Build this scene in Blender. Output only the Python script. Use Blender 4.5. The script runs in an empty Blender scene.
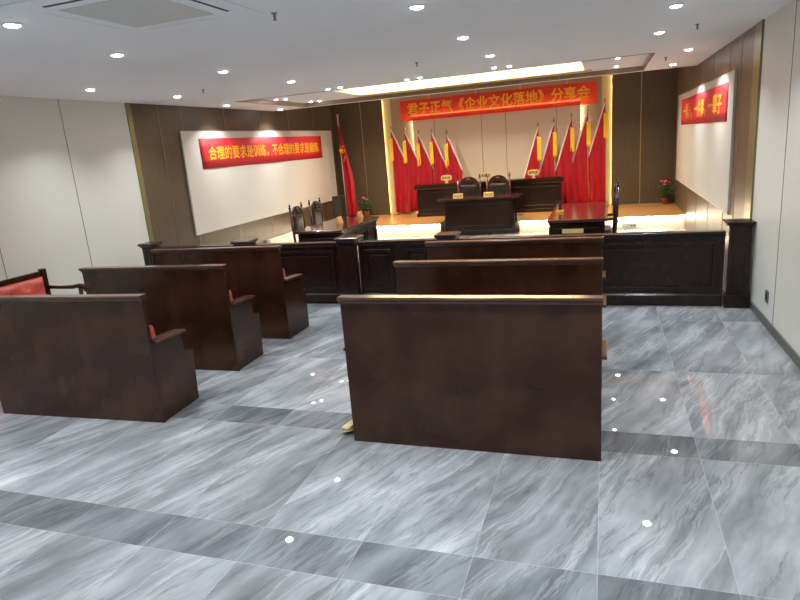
import bpy, bmesh, math, random
from mathutils import Vector, Matrix
random.seed(7)
S = bpy.context.scene
COL = S.collection
PI = math.pi

# ------------------------------------------------------------------ materials
def nm(name):
    m = bpy.data.materials.new(name); m.use_nodes = True
    return m, m.node_tree, m.node_tree.nodes['Principled BSDF']

def plain(name, c, rough=.5, metal=0., spec=.5, coat=0., noise=0., nscale=8., bump=0.):
    m, t, b = nm(name)
    b.inputs['Base Color'].default_value = (*c, 1)
    b.inputs['Roughness'].default_value = rough
    b.inputs['Metallic'].default_value = metal
    b.inputs['Specular IOR Level'].default_value = spec
    b.inputs['Coat Weight'].default_value = coat
    b.inputs['Coat Roughness'].default_value = .08
    if noise or bump:
        tc = t.nodes.new('ShaderNodeTexCoord'); n = t.nodes.new('ShaderNodeTexNoise')
        n.inputs['Scale'].default_value = nscale; n.inputs['Detail'].default_value = 4
        t.links.new(tc.outputs['Object'], n.inputs['Vector'])
        r = t.nodes.new('ShaderNodeValToRGB')
        r.color_ramp.elements[0].color = (*[x*(1-noise) for x in c], 1)
        r.color_ramp.elements[1].color = (*[min(1, x*(1+noise)) for x in c], 1)
        r.color_ramp.elements[0].position = .3; r.color_ramp.elements[1].position = .7
        t.links.new(n.outputs['Fac'], r.inputs['Fac']); t.links.new(r.outputs['Color'], b.inputs['Base Color'])
        if bump:
            bp = t.nodes.new('ShaderNodeBump'); bp.inputs['Strength'].default_value = bump; bp.inputs['Distance'].default_value = .01
            t.links.new(n.outputs['Fac'], bp.inputs['Height']); t.links.new(bp.outputs['Normal'], b.inputs['Normal'])
    return m

def wood(name, c0, c1, scale=(1, 1, 1), rough=.3, coat=0., spec=.5, nscale=6., blotch=None):
    """streaky grain: noise stretched by scale in object coordinates"""
    m, t, b = nm(name)
    tc = t.nodes.new('ShaderNodeTexCoord'); mp = t.nodes.new('ShaderNodeMapping')
    mp.inputs['Scale'].default_value = scale
    n = t.nodes.new('ShaderNodeTexNoise'); n.inputs['Scale'].default_value = nscale
    n.inputs['Detail'].default_value = 6; n.inputs['Roughness'].default_value = .6
    r = t.nodes.new('ShaderNodeValToRGB')
    r.color_ramp.elements[0].position = .32; r.color_ramp.elements[1].position = .68
    r.color_ramp.elements[0].color = (*c0, 1); r.color_ramp.elements[1].color = (*c1, 1)
    t.links.new(tc.outputs['Object'], mp.inputs['Vector']); t.links.new(mp.outputs['Vector'], n.inputs['Vector'])
    t.links.new(n.outputs['Fac'], r.inputs['Fac'])
    out = r.outputs['Color']
    if blotch:
        n2 = t.nodes.new('ShaderNodeTexNoise'); n2.inputs['Scale'].default_value = 3.2; n2.inputs['Detail'].default_value = 3
        t.links.new(tc.outputs['Object'], n2.inputs['Vector'])
        mx = t.nodes.new('ShaderNodeMixRGB'); mx.inputs['Color2'].default_value = (*blotch, 1)
        r2 = t.nodes.new('ShaderNodeValToRGB'); r2.color_ramp.elements[0].position = .42; r2.color_ramp.elements[1].position = .7
        t.links.new(n2.outputs['Fac'], r2.inputs['Fac']); t.links.new(r2.outputs['Color'], mx.inputs['Fac'])
        t.links.new(out, mx.inputs['Color1']); out = mx.outputs['Color']
    t.links.new(out, b.inputs['Base Color'])
    b.inputs['Roughness'].default_value = rough; b.inputs['Coat Weight'].default_value = coat
    b.inputs['Coat Roughness'].default_value = .12; b.inputs['Specular IOR Level'].default_value = spec
    return m

def emit(name, c, s):
    m, t, b = nm(name)
    b.inputs['Base Color'].default_value = (*c, 1)
    b.inputs['Emission Color'].default_value = (*c, 1); b.inputs['Emission Strength'].default_value = s
    return m

def marble():
    m, t, b = nm('grey_marble_tile')
    N, L = t.nodes.new, t.links.new
    tc = N('ShaderNodeTexCoord'); sx = N('ShaderNodeSeparateXYZ'); L(tc.outputs['Object'], sx.inputs[0])
    def M(op, a, bb=None, c=None):
        n = N('ShaderNodeMath'); n.operation = op
        for i, v in enumerate((a, bb, c)):
            if v is None: continue
            if isinstance(v, (int, float)): n.inputs[i].default_value = v
            else: L(v, n.inputs[i])
        return n.outputs[0]
    TW, PER, BAND = .56, 1.40, .28
    u = M('DIVIDE', M('ADD', sx.outputs['X'], .02), TW)
    v = M('DIVIDE', M('SUBTRACT', sx.outputs['Y'], 2.135), PER)
    iu, fu = M('FLOOR', u), M('FRACT', u)
    iv, fv = M('FLOOR', v), M('FRACT', v)
    isband = M('MULTIPLY', M('LESS_THAN', fv, BAND/PER), M('MULTIPLY', M('GREATER_THAN', v, 0.), M('LESS_THAN', v, 2.)))
    # joints
    ju = M('MULTIPLY', M('MINIMUM', fu, M('SUBTRACT', 1., fu)), TW)
    d1 = M('MULTIPLY', M('MINIMUM', fv, M('SUBTRACT', 1., fv)), PER)
    d2 = M('MULTIPLY', M('ABSOLUTE', M('SUBTRACT', fv, BAND/PER)), PER)
    far = M('MAXIMUM', M('GREATER_THAN', v, 2.), M('LESS_THAN', v, 0.))
    jv = M('MINIMUM', M('ADD', d1, M('MULTIPLY', far, .0)), M('ADD', d2, M('MULTIPLY', far, 9.)))
    joint = M('LESS_THAN', M('MINIMUM', ju, jv), .0016)
    # random offset per tile
    cv = N('ShaderNodeCombineXYZ'); L(iu, cv.inputs[0]); L(iv, cv.inputs[1]); L(isband, cv.inputs[2])
    wn = N('ShaderNodeTexWhiteNoise'); wn.noise_dimensions = '3D'; L(cv.outputs[0], wn.inputs['Vector'])
    sc = N('ShaderNodeVectorMath'); sc.operation = 'SCALE'; sc.inputs['Scale'].default_value = 5.; L(wn.outputs['Color'], sc.inputs[0])
    ad = N('ShaderNodeVectorMath'); ad.operation = 'ADD'; L(tc.outputs['Object'], ad.inputs[0]); L(sc.outputs[0], ad.inputs[1])
    # rotate so that veins run mostly along Y, leaning to +X
    mp = N('ShaderNodeMapping'); mp.vector_type = 'POINT'
    mp.inputs['Rotation'].default_value = (0, 0, math.radians(24)); L(ad.outputs[0], mp.inputs['Vector'])
    # warp
    wz = N('ShaderNodeTexNoise'); wz.inputs['Scale'].default_value = 1.7; wz.inputs['Detail'].default_value = 4
    L(mp.outputs[0], wz.inputs['Vector'])
    ws = N('ShaderNodeVectorMath'); ws.operation = 'MULTIPLY_ADD'
    ws.inputs[1].default_value = (.17, .17, .17); L(wz.outputs['Color'], ws.inputs[0]); L(mp.outputs[0], ws.inputs[2])
    m2 = N('ShaderNodeMapping'); m2.inputs['Scale'].default_value = (4.6, .85, 1.); L(ws.outputs[0], m2.inputs['Vector'])
    n1 = N('ShaderNodeTexNoise'); n1.inputs['Scale'].default_value = 1.3; n1.inputs['Detail'].default_value = 10; n1.inputs['Roughness'].default_value = .60
    L(m2.outputs[0], n1.inputs['Vector'])
    r1 = N('ShaderNodeValToRGB'); e = r1.color_ramp.elements
    e[0].position = .30; e[0].color = (.17, .185, .20, 1)
    e[1].position = .74; e[1].color = (.50, .52, .545, 1)
    x = e.new(.46); x.color = (.27, .29, .31, 1)
    x = e.new(.56); x.color = (.35, .37, .395, 1)
    L(n1.outputs['Fac'], r1.inputs['Fac'])
    # thin veins: narrow band of another stretched noise
    n2 = N('ShaderNodeTexNoise'); n2.inputs['Scale'].default_value = 1.0; n2.inputs['Detail'].default_value = 8; n2.inputs['Roughness'].default_value = .62
    m3 = N('ShaderNodeMapping'); m3.inputs['Scale'].default_value = (4.6, .42, 1.); m3.inputs['Location'].default_value = (3.1, 7.7, 0)
    L(ws.outputs[0], m3.inputs['Vector']); L(m3.outputs[0], n2.inputs['Vector'])
    dv = M('ABSOLUTE', M('SUBTRACT', n2.outputs['Fac'], .5))
    vd = N('ShaderNodeMapRange'); vd.inputs['From Min'].default_value = .0; vd.inputs['From Max'].default_value = .016
    vd.inputs['To Min'].default_value = .5; vd.inputs['To Max'].default_value = 0.; L(dv, vd.inputs['Value'])
    mxd = N('ShaderNodeMixRGB'); mxd.inputs['Color2'].default_value = (.12, .13, .145, 1); L(vd.outputs[0], mxd.inputs['Fac']); L(r1.outputs[0], mxd.inputs['Color1'])
    dv2 = M('ABSOLUTE', M('SUBTRACT', n2.outputs['Fac'], .57))
    vw = N('ShaderNodeMapRange'); vw.inputs['From Max'].default_value = .02; vw.inputs['To Min'].default_value = .38; vw.inputs['To Max'].default_value = 0.; L(dv2, vw.inputs['Value'])
    mxw = N('ShaderNodeMixRGB'); mxw.inputs['Color2'].default_value = (.66, .68, .70, 1); L(vw.outputs[0], mxw.inputs['Fac']); L(mxd.outputs[0], mxw.inputs['Color1'])
    lf = N('ShaderNodeTexNoise'); lf.inputs['Scale'].default_value = 1.5; lf.inputs['Detail'].default_value = 3; L(ws.outputs[0], lf.inputs['Vector'])
    lr = N('ShaderNodeMapRange'); lr.inputs['From Min'].default_value = .3; lr.inputs['From Max'].default_value = .7; lr.inputs['To Min'].default_value = .60; lr.inputs['To Max'].default_value = .98; L(lf.outputs['Fac'], lr.inputs['Value'])
    tv = M('ADD', M('MULTIPLY', wn.outputs['Value'], .16), .92)
    lm = N('ShaderNodeVectorMath'); lm.operation = 'SCALE'; L(mxw.outputs[0], lm.inputs[0]); L(M('MULTIPLY', lr.outputs[0], tv), lm.inputs['Scale'])
    # darker border tiles
    bd = N('ShaderNodeMixRGB'); bd.blend_type = 'MULTIPLY'; bd.inputs['Color2'].default_value = (.66, .67, .68, 1); L(isband, bd.inputs['Fac']); L(lm.outputs[0], bd.inputs['Color1'])
    jc = N('ShaderNodeMixRGB'); jc.inputs['Color2'].default_value = (.55, .56, .57, 1); L(M('MULTIPLY', joint, .3), jc.inputs['Fac']); L(bd.outputs[0], jc.inputs['Color1'])
    L(jc.outputs[0], b.inputs['Base Color'])
    b.inputs['Roughness'].default_value = .015; b.inputs['Specular IOR Level'].default_value = .5
    return m

M_ = {}
M_['marble'] = marble()
M_['paint'] = plain('ceiling_paint', (.86, .885, .92), .9, spec=.1)
M_['wall'] = plain('wall_panel_white', (.64, .645, .605), .55, spec=.3)
M_['seam'] = plain('panel_joint', (.16, .15, .13), .6)
M_['goldseam'] = plain('gold_trim', (.40, .32, .17), .4, metal=.7)
M_['goldband'] = plain('olive_gold_mirror', (.22, .20, .10), .35, metal=.4)
M_['panel'] = wood('wall_wood_panel', (.078, .054, .036), (.112, .080, .053), (14, 14, .5), .42, nscale=5, spec=.4)
M_['panelred'] = wood('wall_wood_panel_red', (.105, .066, .047), (.148, .096, .070), (14, 14, .5), .42, nscale=5, spec=.4)
M_['backwood'] = wood('back_wood_panel', (.085, .062, .036), (.125, .092, .055), (16, 16, .45), .45, nscale=5, spec=.35)
M_['recess'] = plain('recess_paint', (.30, .245, .16), .6)
M_['band'] = plain('pale_gold_band', (.55, .46, .26), .5)
M_['cream'] = plain('cream_panel', (.74, .64, .49), .6, spec=.25)
M_['base'] = plain('skirting_grey', (.10, .10, .095), .4)
M_['pew'] = wood('pew_walnut', (.024, .0080, .0037), (.035, .0120, .0052), (1.2, 4, 1.2), .24, coat=.0, spec=.45, nscale=3, blotch=(.056, .0215, .0100))
M_['pewcap'] = wood('pew_walnut_cap', (.06, .024, .014), (.085, .034, .020), (1., 6, 6), .2, coat=.4, nscale=4)
M_['rail'] = wood('railing_mahogany', (.013, .0055, .0045), (.022, .009, .0068), (2, 2, 2), .24, coat=.0, spec=.4, nscale=4)
M_['desk'] = wood('desk_mahogany', (.013, .0055, .0045), (.022, .009, .007), (2, 2, 2), .2, coat=.15, nscale=4)
M_['desktop'] = wood('desk_top_mahogany', (.045, .014, .010), (.075, .024, .016), (6, 1.5, 2), .12, coat=.6, nscale=3)
M_['chair'] = wood('chair_rosewood', (.030, .011, .009), (.055, .020, .015), (3, 3, 1), .25, coat=.4, nscale=5)
M_['leather'] = plain('black_leather', (.018, .017, .017), .28, noise=.3, nscale=40, bump=.2)
M_['redleather'] = plain('red_leatherette', (.50, .085, .06), .45, noise=.15, nscale=30, bump=.1)
M_['seatcush'] = plain('dark_red_seat', (.10, .018, .014), .55, noise=.1, nscale=30)
M_['redcush'] = plain('red_cushion', (.52, .085, .05), .5, noise=.1, nscale=30)
M_['platform'] = wood('platform_oak', (.42, .20, .06), (.56, .29, .10), (1.5, 14, 1), .28, nscale=3, coat=.2)
M_['riser'] = plain('riser_cream', (.78, .72, .58), .5)
M_['led'] = emit('warm_led', (1., .86, .62), 100.)
M_['ledpanel'] = emit('warm_led_edge', (1., .84, .55), 22.)
M_['ledtop'] = emit('warm_led_top', (1., .82, .50), 7.)
M_['ledband'] = emit('amber_led', (1., .78, .36), 30.)
M_['cove'] = emit('cove_led', (1., .76, .36), 42.)
M_['lens'] = emit('downlight_lens', (.97, .985, 1.), 55.)
M_['trim'] = plain('white_metal', (.8, .8, .8), .35, spec=.5)
M_['steel'] = plain('brushed_steel', (.25, .24, .23), .35, metal=.8)
M_['grille'] = plain('vent_grille_grey', (.62, .63, .62), .7, noise=.06, nscale=90)
M_['slot'] = plain('dark_slot', (.03, .03, .03), .6)
M_['flag'] = plain('flag_red_satin', (.42, .012, .024), .45, spec=.35, noise=.1, nscale=5)
M_['flagwhite'] = plain('flag_white_edge', (.82, .76, .74), .6)
M_['ribbon'] = plain('yellow_ribbon', (.95, .56, .02), .5)
M_['brass'] = plain('dark_brass', (.40, .27, .08), .3, metal=.9)
M_['brasslight'] = plain('flagpole_gold', (.65, .5, .22), .3, metal=.8)
M_['lettering'] = plain('banner_yellow', (.90, .44, .02), .6)
M_['board'] = plain('board_white', (.62, .60, .55), .55, spec=.3)
M_['frame'] = plain('board_frame', (.55, .50, .42), .5)
M_['plaque'] = plain('gilt_plaque', (.74, .58, .26), .35, metal=.25)
M_['ink'] = plain('plaque_ink', (.10, .05, .03), .6)
M_['tan'] = plain('tan_wood', (.58, .34, .16), .5, noise=.15, nscale=20)
M_['black'] = plain('black_plastic', (.012, .012, .013), .4)
M_['grey'] = plain('grey_plate', (.36, .37, .36), .5)
M_['leaf'] = plain('leaf_green', (.03, .11, .025), .5, noise=.5, nscale=14)
M_['petal'] = plain('petal_pink', (.62, .10, .13), .6)
M_['pot'] = plain('terracotta', (.32, .07, .035), .5)
M_['card'] = plain('cardboard', (.62, .50, .30), .8, noise=.12, nscale=30)

def banner_mat():
    m, t, b = nm('banner_red_cloth')
    b.inputs['Base Color'].default_value = (.68, .022, .028, 1); b.inputs['Roughness'].default_value = .7
    tr = t.nodes.new('ShaderNodeBsdfTranslucent'); tr.inputs['Color'].default_value = (.85, .10, .03, 1)
    tp = t.nodes.new('ShaderNodeBsdfTransparent'); tp.inputs['Color'].default_value = (1, .25, .12, 1)
    m1 = t.nodes.new('ShaderNodeMixShader'); m1.inputs[0].default_value = .35
    m2 = t.nodes.new('ShaderNodeMixShader'); m2.inputs[0].default_value = .14
    L = t.links.new
    L(b.outputs[0], m1.inputs[1]); L(tr.outputs[0], m1.inputs[2]); L(m1.outputs[0], m2.inputs[1]); L(tp.outputs[0], m2.inputs[2])
    L(m2.outputs[0], t.nodes['Material Output'].inputs['Surface'])
    return m
M_['bannerthin'] = banner_mat()
M_['banner'] = plain('banner_red', (.66, .02, .028), .65)

# ------------------------------------------------------------------ mesh helpers
class MB:
    def __init__(s): s.bm = bmesh.new()
    def poly(s, pts):
        return s.bm.faces.new([s.bm.verts.new(p) for p in pts])
    def box(s, x0, x1, y0, y1, z0, z1):
        v = [s.bm.verts.new((x, y, z)) for z in (z0, z1) for y in (y0, y1) for x in (x0, x1)]
        for f in ((0, 2, 3, 1), (4, 5, 7, 6), (0, 1, 5, 4), (2, 6, 7, 3), (0, 4, 6, 2), (1, 3, 7, 5)):
            s.bm.faces.new([v[i] for i in f])
        return s
    def prism(s, prof, a, b, axis='x'):
        """profile of 2-D points extruded along axis from a to b"""
        def P(p, t):
            return {'x': (t, p[0], p[1]), 'y': (p[0], t, p[1]), 'z': (p[0], p[1], t)}[axis]
        A = [s.bm.verts.new(P(p, a)) for p in prof]; B = [s.bm.verts.new(P(p, b)) for p in prof]
        n = len(prof)
        s.bm.faces.new(A); s.bm.faces.new(B[::-1])
        for i in range(n): s.bm.faces.new((A[i], B[i], B[(i+1) % n], A[(i+1) % n]))
        return s
    def lathe(s, prof, c=(0, 0, 0), n=16):
        rings = []
        for r, z in prof:
            if r < 1e-5: rings.append([s.bm.verts.new((c[0], c[1], c[2]+z))])
            else: rings.append([s.bm.verts.new((c[0]+r*math.cos(2*PI*k/n), c[1]+r*math.sin(2*PI*k/n), c[2]+z)) for k in range(n)])
        for a, b in zip(rings, rings[1:]):
            for k in range(n):
                q = [a[k % len(a)], a[(k+1) % n % len(a)], b[(k+1) % n % len(b)], b[k % len(b)]]
                q = list(dict.fromkeys(q))
                if len(q) > 2: s.bm.faces.new(q)
        for ring, fl in ((rings[0], True), (rings[-1], False)):
            if len(ring) > 1: s.bm.faces.new(ring[::-1] if fl else ring)
        return s
    def tube(s, pts, r, n=8):
        pts = [Vector(p) for p in pts]; rs = r if isinstance(r, (list, tuple)) else [r]*len(pts)
        rings = []
        for i, p in enumerate(pts):
            d = (pts[min(i+1, len(pts)-1)] - pts[max(i-1, 0)]).normalized()
            u = d.orthogonal().normalized()
            if abs(d.z) < .95: u = d.cross(Vector((0, 0, 1))).normalized()
            w = d.cross(u)
            rings.append([s.bm.verts.new(p + rs[i]*(math.cos(2*PI*k/n)*u + math.sin(2*PI*k/n)*w)) for k in range(n)])
        for a, b in zip(rings, rings[1:]):
            for k in range(n): s.bm.faces.new((a[k], a[(k+1) % n], b[(k+1) % n], b[k]))
        s.bm.faces.new(rings[0][::-1]); s.bm.faces.new(rings[-1])
        return s
    def grid(s, nu, nv, f):
        V = [[s.bm.verts.new(f(i/nu, j/nv)) for j in range(nv+1)] for i in range(nu+1)]
        for i in range(nu):
            for j in range(nv): s.bm.faces.new((V[i][j], V[i+1][j], V[i+1][j+1], V[i][j+1]))
        return s
    def frame(s, x0, x1, z0, z1, w, y0, y1):
        """a rectangular picture-frame moulding in the x-z plane, one connected piece"""
        o = [(x0, z0), (x1, z0), (x1, z1), (x0, z1)]; i = [(x0+w, z0+w), (x1-w, z0+w), (x1-w, z1-w), (x0+w, z1-w)]
        vs = [[s.bm.verts.new((p[0], y, p[1])) for p in q] for q in (o, i) for y in (y0, y1)]
        of, ob, inf, inb = vs
        for k in range(4):
            j = (k+1) % 4
            s.bm.faces.new((of[k], of[j], inf[j], inf[k])); s.bm.faces.new((ob[j], ob[k], inb[k], inb[j]))
            s.bm.faces.new((of[j], of[k], ob[k], ob[j])); s.bm.faces.new((inf[k], inf[j], inb[j], inb[k]))
        return s
    def build(s, name, mat, parent=None, bevel=0., smooth=False, solid=0., xf=None):
        bmesh.ops.recalc_face_normals(s.bm, faces=s.bm.faces)
        if xf is not None: bmesh.ops.transform(s.bm, matrix=xf, verts=s.bm.verts)
        me = bpy.data.meshes.new(name); s.bm.to_mesh(me); s.bm.free()
        if isinstance(mat, (list, tuple)):
            for q in mat: me.materials.append(q)
        else: me.materials.append(mat)
        if smooth:
            for p in me.polygons: p.use_smooth = True
        o = bpy.data.objects.new(name, me); COL.objects.link(o)
        if parent: o.parent = parent
        if solid:
            q = o.modifiers.new('solid', 'SOLIDIFY'); q.thickness = solid; q.offset = 0
        if bevel:
            q = o.modifiers.new('bevel', 'BEVEL'); q.width = bevel; q.segments = 2; q.limit_method = 'ANGLE'
        return o

def tag(o, label=None, cat=None, group=None, kind=None):
    if label: o['label'] = label
    if cat: o['category'] = cat
    if group: o['group'] = group
    if kind: o['kind'] = kind
    return o
def thing(name, label, cat, loc=(0, 0, 0), rz=0., group=None):
    o = bpy.data.objects.new(name, None); COL.objects.link(o)
    o.location = loc; o.rotation_euler = (0, 0, rz); o.empty_display_size = .1
    return tag(o, label, cat, group)
def struct(o): return tag(o, kind='structure')
def kids(o): return [c for c in list(COL.objects) if c.parent == o]
def copy_tree(o, loc, rz=None, label=None, group=None):
    def rec(src, par):
        c = src.copy(); COL.objects.link(c)
        if par: c.parent = par
        for k in kids(src): rec(k, c)
        return c
    c = rec(o, None); c.location = loc
    if rz is not None: c.rotation_euler = (0, 0, rz)
    if label: c['label'] = label
    if group: c['group'] = group
    return c
def text_mesh(name, body, size, mat, parent, xf, width=None, bold=.0, depth=.001):
    """writing as a mesh: letters in the built-in font, thickened by small shifts"""
    cu = bpy.data.curves.new('tmp', 'FONT'); cu.body = body; cu.size = size; cu.align_x = 'CENTER'; cu.align_y = 'CENTER'
    cu.resolution_u = 3
    ob = bpy.data.objects.new('tmp', cu); COL.objects.link(ob)
    dg = bpy.context.evaluated_depsgraph_get(); dg.update()
    me = bpy.data.meshes.new_from_object(ob.evaluated_get(dg))
    bpy.data.objects.remove(ob); bpy.data.curves.remove(cu)
    bm = bmesh.new()
    sh = [(0, 0)] + ([(bold, 0), (-bold, 0), (0, bold), (0, -bold)] if bold else [])
    xs = [v.co.x for v in me.vertices]; ys = [v.co.y for v in me.vertices]
    cx, cy = (max(xs)+min(xs))/2, (max(ys)+min(ys))/2
    sx = width/(max(xs)-min(xs)) if width else 1.
    for k, (dx, dy) in enumerate(sh):
        vs = [bm.verts.new(((v.co.x-cx)*sx+dx, v.co.y-cy+dy, depth*(1+.15*k))) for v in me.vertices]
        for p in me.polygons:
            try: bm.faces.new([vs[i] for i in p.vertices])
            except ValueError: pass
    bmesh.ops.transform(bm, matrix=xf, verts=bm.verts)
    m2 = bpy.data.meshes.new(name); bm.to_mesh(m2); bm.free(); bpy.data.meshes.remove(me)
    m2.materials.append(mat)
    o = bpy.data.objects.new(name, m2); COL.objects.link(o); o.parent = parent
    return o
FRONT = Matrix(((1, 0, 0, 0), (0, 0, -1, 0), (0, 1, 0, 0), (0, 0, 0, 1)))        # text facing -y
RIGHTF = Matrix(((0, 0, 1, 0), (1, 0, 0, 0), (0, 1, 0, 0), (0, 0, 0, 1)))        # text facing +x, reads along +y
LEFTF = Matrix(((0, 0, -1, 0), (-1, 0, 0, 0), (0, 1, 0, 0), (0, 0, 0, 1)))       # text facing -x, reads along -y

# ------------------------------------------------------------------ the room
XL, XR, YF, YB, ZC, ZT = -6.42, 1.448, -3.0, 14.45, 2.80, 3.15
YE = 11.55                                       # where the low ceiling ends in front of the back wall
f = MB(); f.box(XL-.2, XR+.2, YF-.2, YB+.3, -.12, 0); struct(f.build('floor', M_['marble']))

c = MB()
def rect(m, x0, x1, y0, y1, z): m.poly([(x0, y0, z), (x0, y1, z), (x1, y1, z), (x1, y0, z)])
tx0, tx1, ty0, ty1, tz = -5.58, .60, 8.88, 11.32, 2.868
cx0, cx1, cy1, cz = -4.25, -.31, 10.9, 3.10
rect(c, XL-.2, XR+.2, YF-.2, ty0, ZC); rect(c, XL-.2, tx0, ty0, ty1, ZC); rect(c, tx1, XR+.2, ty0, ty1, ZC)
rect(c, XL-.2, XR+.2, ty1, YE, ZC)
for a, b in (((tx0, ty0), (tx0, ty1)), ((tx0, ty1), (tx1, ty1)), ((tx1, ty1), (tx1, ty0)), ((tx1, ty0), (tx0, ty0))):
    c.poly([(*a, ZC), (*b, ZC), (*b, tz), (*a, tz)])
rect(c, tx0, cx0, ty0, ty1, tz); rect(c, cx1, tx1, ty0, ty1, tz); rect(c, cx0, cx1, cy1, ty1, tz)
for a, b in (((cx0, ty0), (cx0, cy1)), ((cx0, cy1), (cx1, cy1)), ((cx1, cy1), (cx1, ty0)), ((cx1, ty0), (cx0, ty0))):
    c.poly([(*a, tz), (*b, tz), (*b, cz), (*a, cz)])
rect(c, cx0, cx1, ty0, cy1, cz)
c.poly([(XL-.2, YE, ZC), (XR+.2, YE, ZC), (XR+.2, YE, ZT), (XL-.2, YE, ZT)])
rect(c, XL-.2, XR+.2, YE, YB+.3, ZT)
bmesh.ops.remove_doubles(c.bm, verts=c.bm.verts, dist=1e-5)
struct(c.build('ceiling', M_['paint']))
# dark shadow-gap bead round the tray
g = MB(); g.frame(tx0-.012, tx1+.012, ty0-.012, ty1+.012, .014, 0, .006)
struct(g.build('trim_1', M_['panel'], xf=Matrix.Translation((0, 0, ZC-.004)) @ Matrix(((1, 0, 0, 0), (0, 0, 1, 0), (0, 1, 0, 0), (0, 0, 0, 1)))))

w = MB(); w.box(XL-.2, XL, YF-.2, YB+.3, -.1, ZT+.05); struct(w.build('wall_left', M_['wall']))
w = MB(); w.box(XR, XR+.2, YF-.2, YB+.3, -.1, ZT+.05); struct(w.build('wall_right', M_['wall']))
w = MB(); w.box(XL-.2, XR+.2, YB, YB+.3, -.1, ZT+.05); struct(w.build('wall_back', M_['recess']))
w = MB(); w.box(XL-.2, XR+.2, YF-.2, YF, -.1, ZC+.05); struct(w.build('wall_front', M_['panel']))
w = MB(); w.box(XL, XL+.012, 7.43, YB, 0, ZT); struct(w.build('trim_2', M_['panel']))
w = MB(); w.box(XR-.012, XR, 7.33, YB, 0, ZT); struct(w.build('trim_3', M_['panelred']))
w = MB(); w.box(XL, XL+.013, 7.34, 7.43, 0, ZC); struct(w.build('trim_4', M_['goldband']))
w = MB(); w.box(XR-.02, XR, 7.04, 7.33, 0, ZC); struct(w.build('trim_5', M_['goldband']))
w = MB(); w.box(XL, -5.12, YB-.05, YB, 0, ZT).box(-5.12, -5.07, YB-.05, YB-.042, 0, ZT); struct(w.build('trim_6', M_['backwood']))
w = MB(); w.box(.21, XR, YB-.05, YB, 0, ZT).box(.16, .21, YB-.05, YB-.042, 0, ZT); struct(w.build('trim_7', M_['backwood']))
w = MB(); w.box(-5.12, -4.88, YB-.02, YB, .27, ZT); struct(w.build('trim_8', M_['band']))
w = MB(); w.box(-.05, .21, YB-.02, YB, .27, ZT); struct(w.build('trim_9', M_['band']))
k = 10
def trim(x0, x1, y0, y1, z0, z1, mat):
    global k
    q = MB(); q.box(x0, x1, y0, y1, z0, z1); struct(q.build('trim_%d' % k, mat)); k += 1
for y in (7.98, 8.52, 9.72, 10.92, 12.1, 13.3): trim(XL+.012, XL+.017, y-.004, y+.004, 0, ZT, M_['goldseam'])
for y in (7.95, 8.6, 9.8, 11.0, 12.2, 13.4): trim(XR-.017, XR-.012, y-.004, y+.004, 0, ZT, M_['goldseam'])
trim(-5.645, -5.63, YB-.055, YB-.05, .27, ZT, M_['goldseam'])
trim(.735, .755, YB-.056, YB-.05, .27, ZT, M_['goldseam'])
for y in (-1.2, .0, 1.2, 2.5, 3.75, 4.98, 6.2): trim(XL, XL+.003, y-.004, y+.004, 0, ZC, M_['seam'])
for y in (-1., .2, 1.4, 2.6, 3.8, 4.95, 5.98): trim(XR-.003, XR, y-.004, y+.004, 0, ZC, M_['seam'])
M_['traylining'] = plain('tray_lining_tan', (.30, .22, .13), .4)
trim(tx0, tx0+.006, ty0, ty1, ZC, tz, M_['traylining']); trim(tx1-.006, tx1, ty0, ty1, ZC, tz, M_['traylining'])
trim(tx0+.006, tx1-.006, ty1-.006, ty1, ZC, tz, M_['traylining'])
trim(cx0-.12, cx1+.12, cy1, ty1-.006, tz-.006, tz-.0005, M_['band'])
# cream backlit panel on the back wall, with its joints
w = MB(); w.box(-4.31, -.49, YB-.10, YB-.06, .27, 2.56); struct(w.build('trim_%d' % k, M_['cream'])); k += 1
for x in (-3.79, -2.67, -2.115, -1.0): trim(x-.005, x+.005, YB-.103, YB-.10, .27, 2.56, M_['seam'])
b = MB(); b.box(XL, XL+.014, YF, 6.8, 0, .08); struct(b.build('baseboard_left', M_['base']))
b = MB(); b.box(XR-.014, XR, YF, 6.8, 0, .08); struct(b.build('baseboard_right', M_['base']))

# stage platform (with the bay where the clerk desk stands)
PZ, PY = .27, 12.45
nx0, nx1, ny = -3.285, -1.63, 13.38
prof = [(XL+.015, PY), (nx0, PY), (nx0, ny), (nx1, ny), (nx1, PY), (XR-.015, PY), (XR-.015, YB-.06), (XL+.015, YB-.06)]
p = MB(); p.prism(prof, 0, PZ-.03, 'z'); struct(p.build('stage_platform', M_['riser']))
e = .045
prof2 = [(XL+.015, PY-e), (nx0+.001, PY-e), (nx0+.001, ny), (nx1-.001, ny), (nx1-.001, PY-e), (XR-.015, PY-e), (XR-.015, YB-.06), (XL+.015, YB-.06)]
p = MB(); p.prism(prof2, PZ-.03, PZ, 'z'); struct(p.build('stage_platform_top', M_['platform']))

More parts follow.
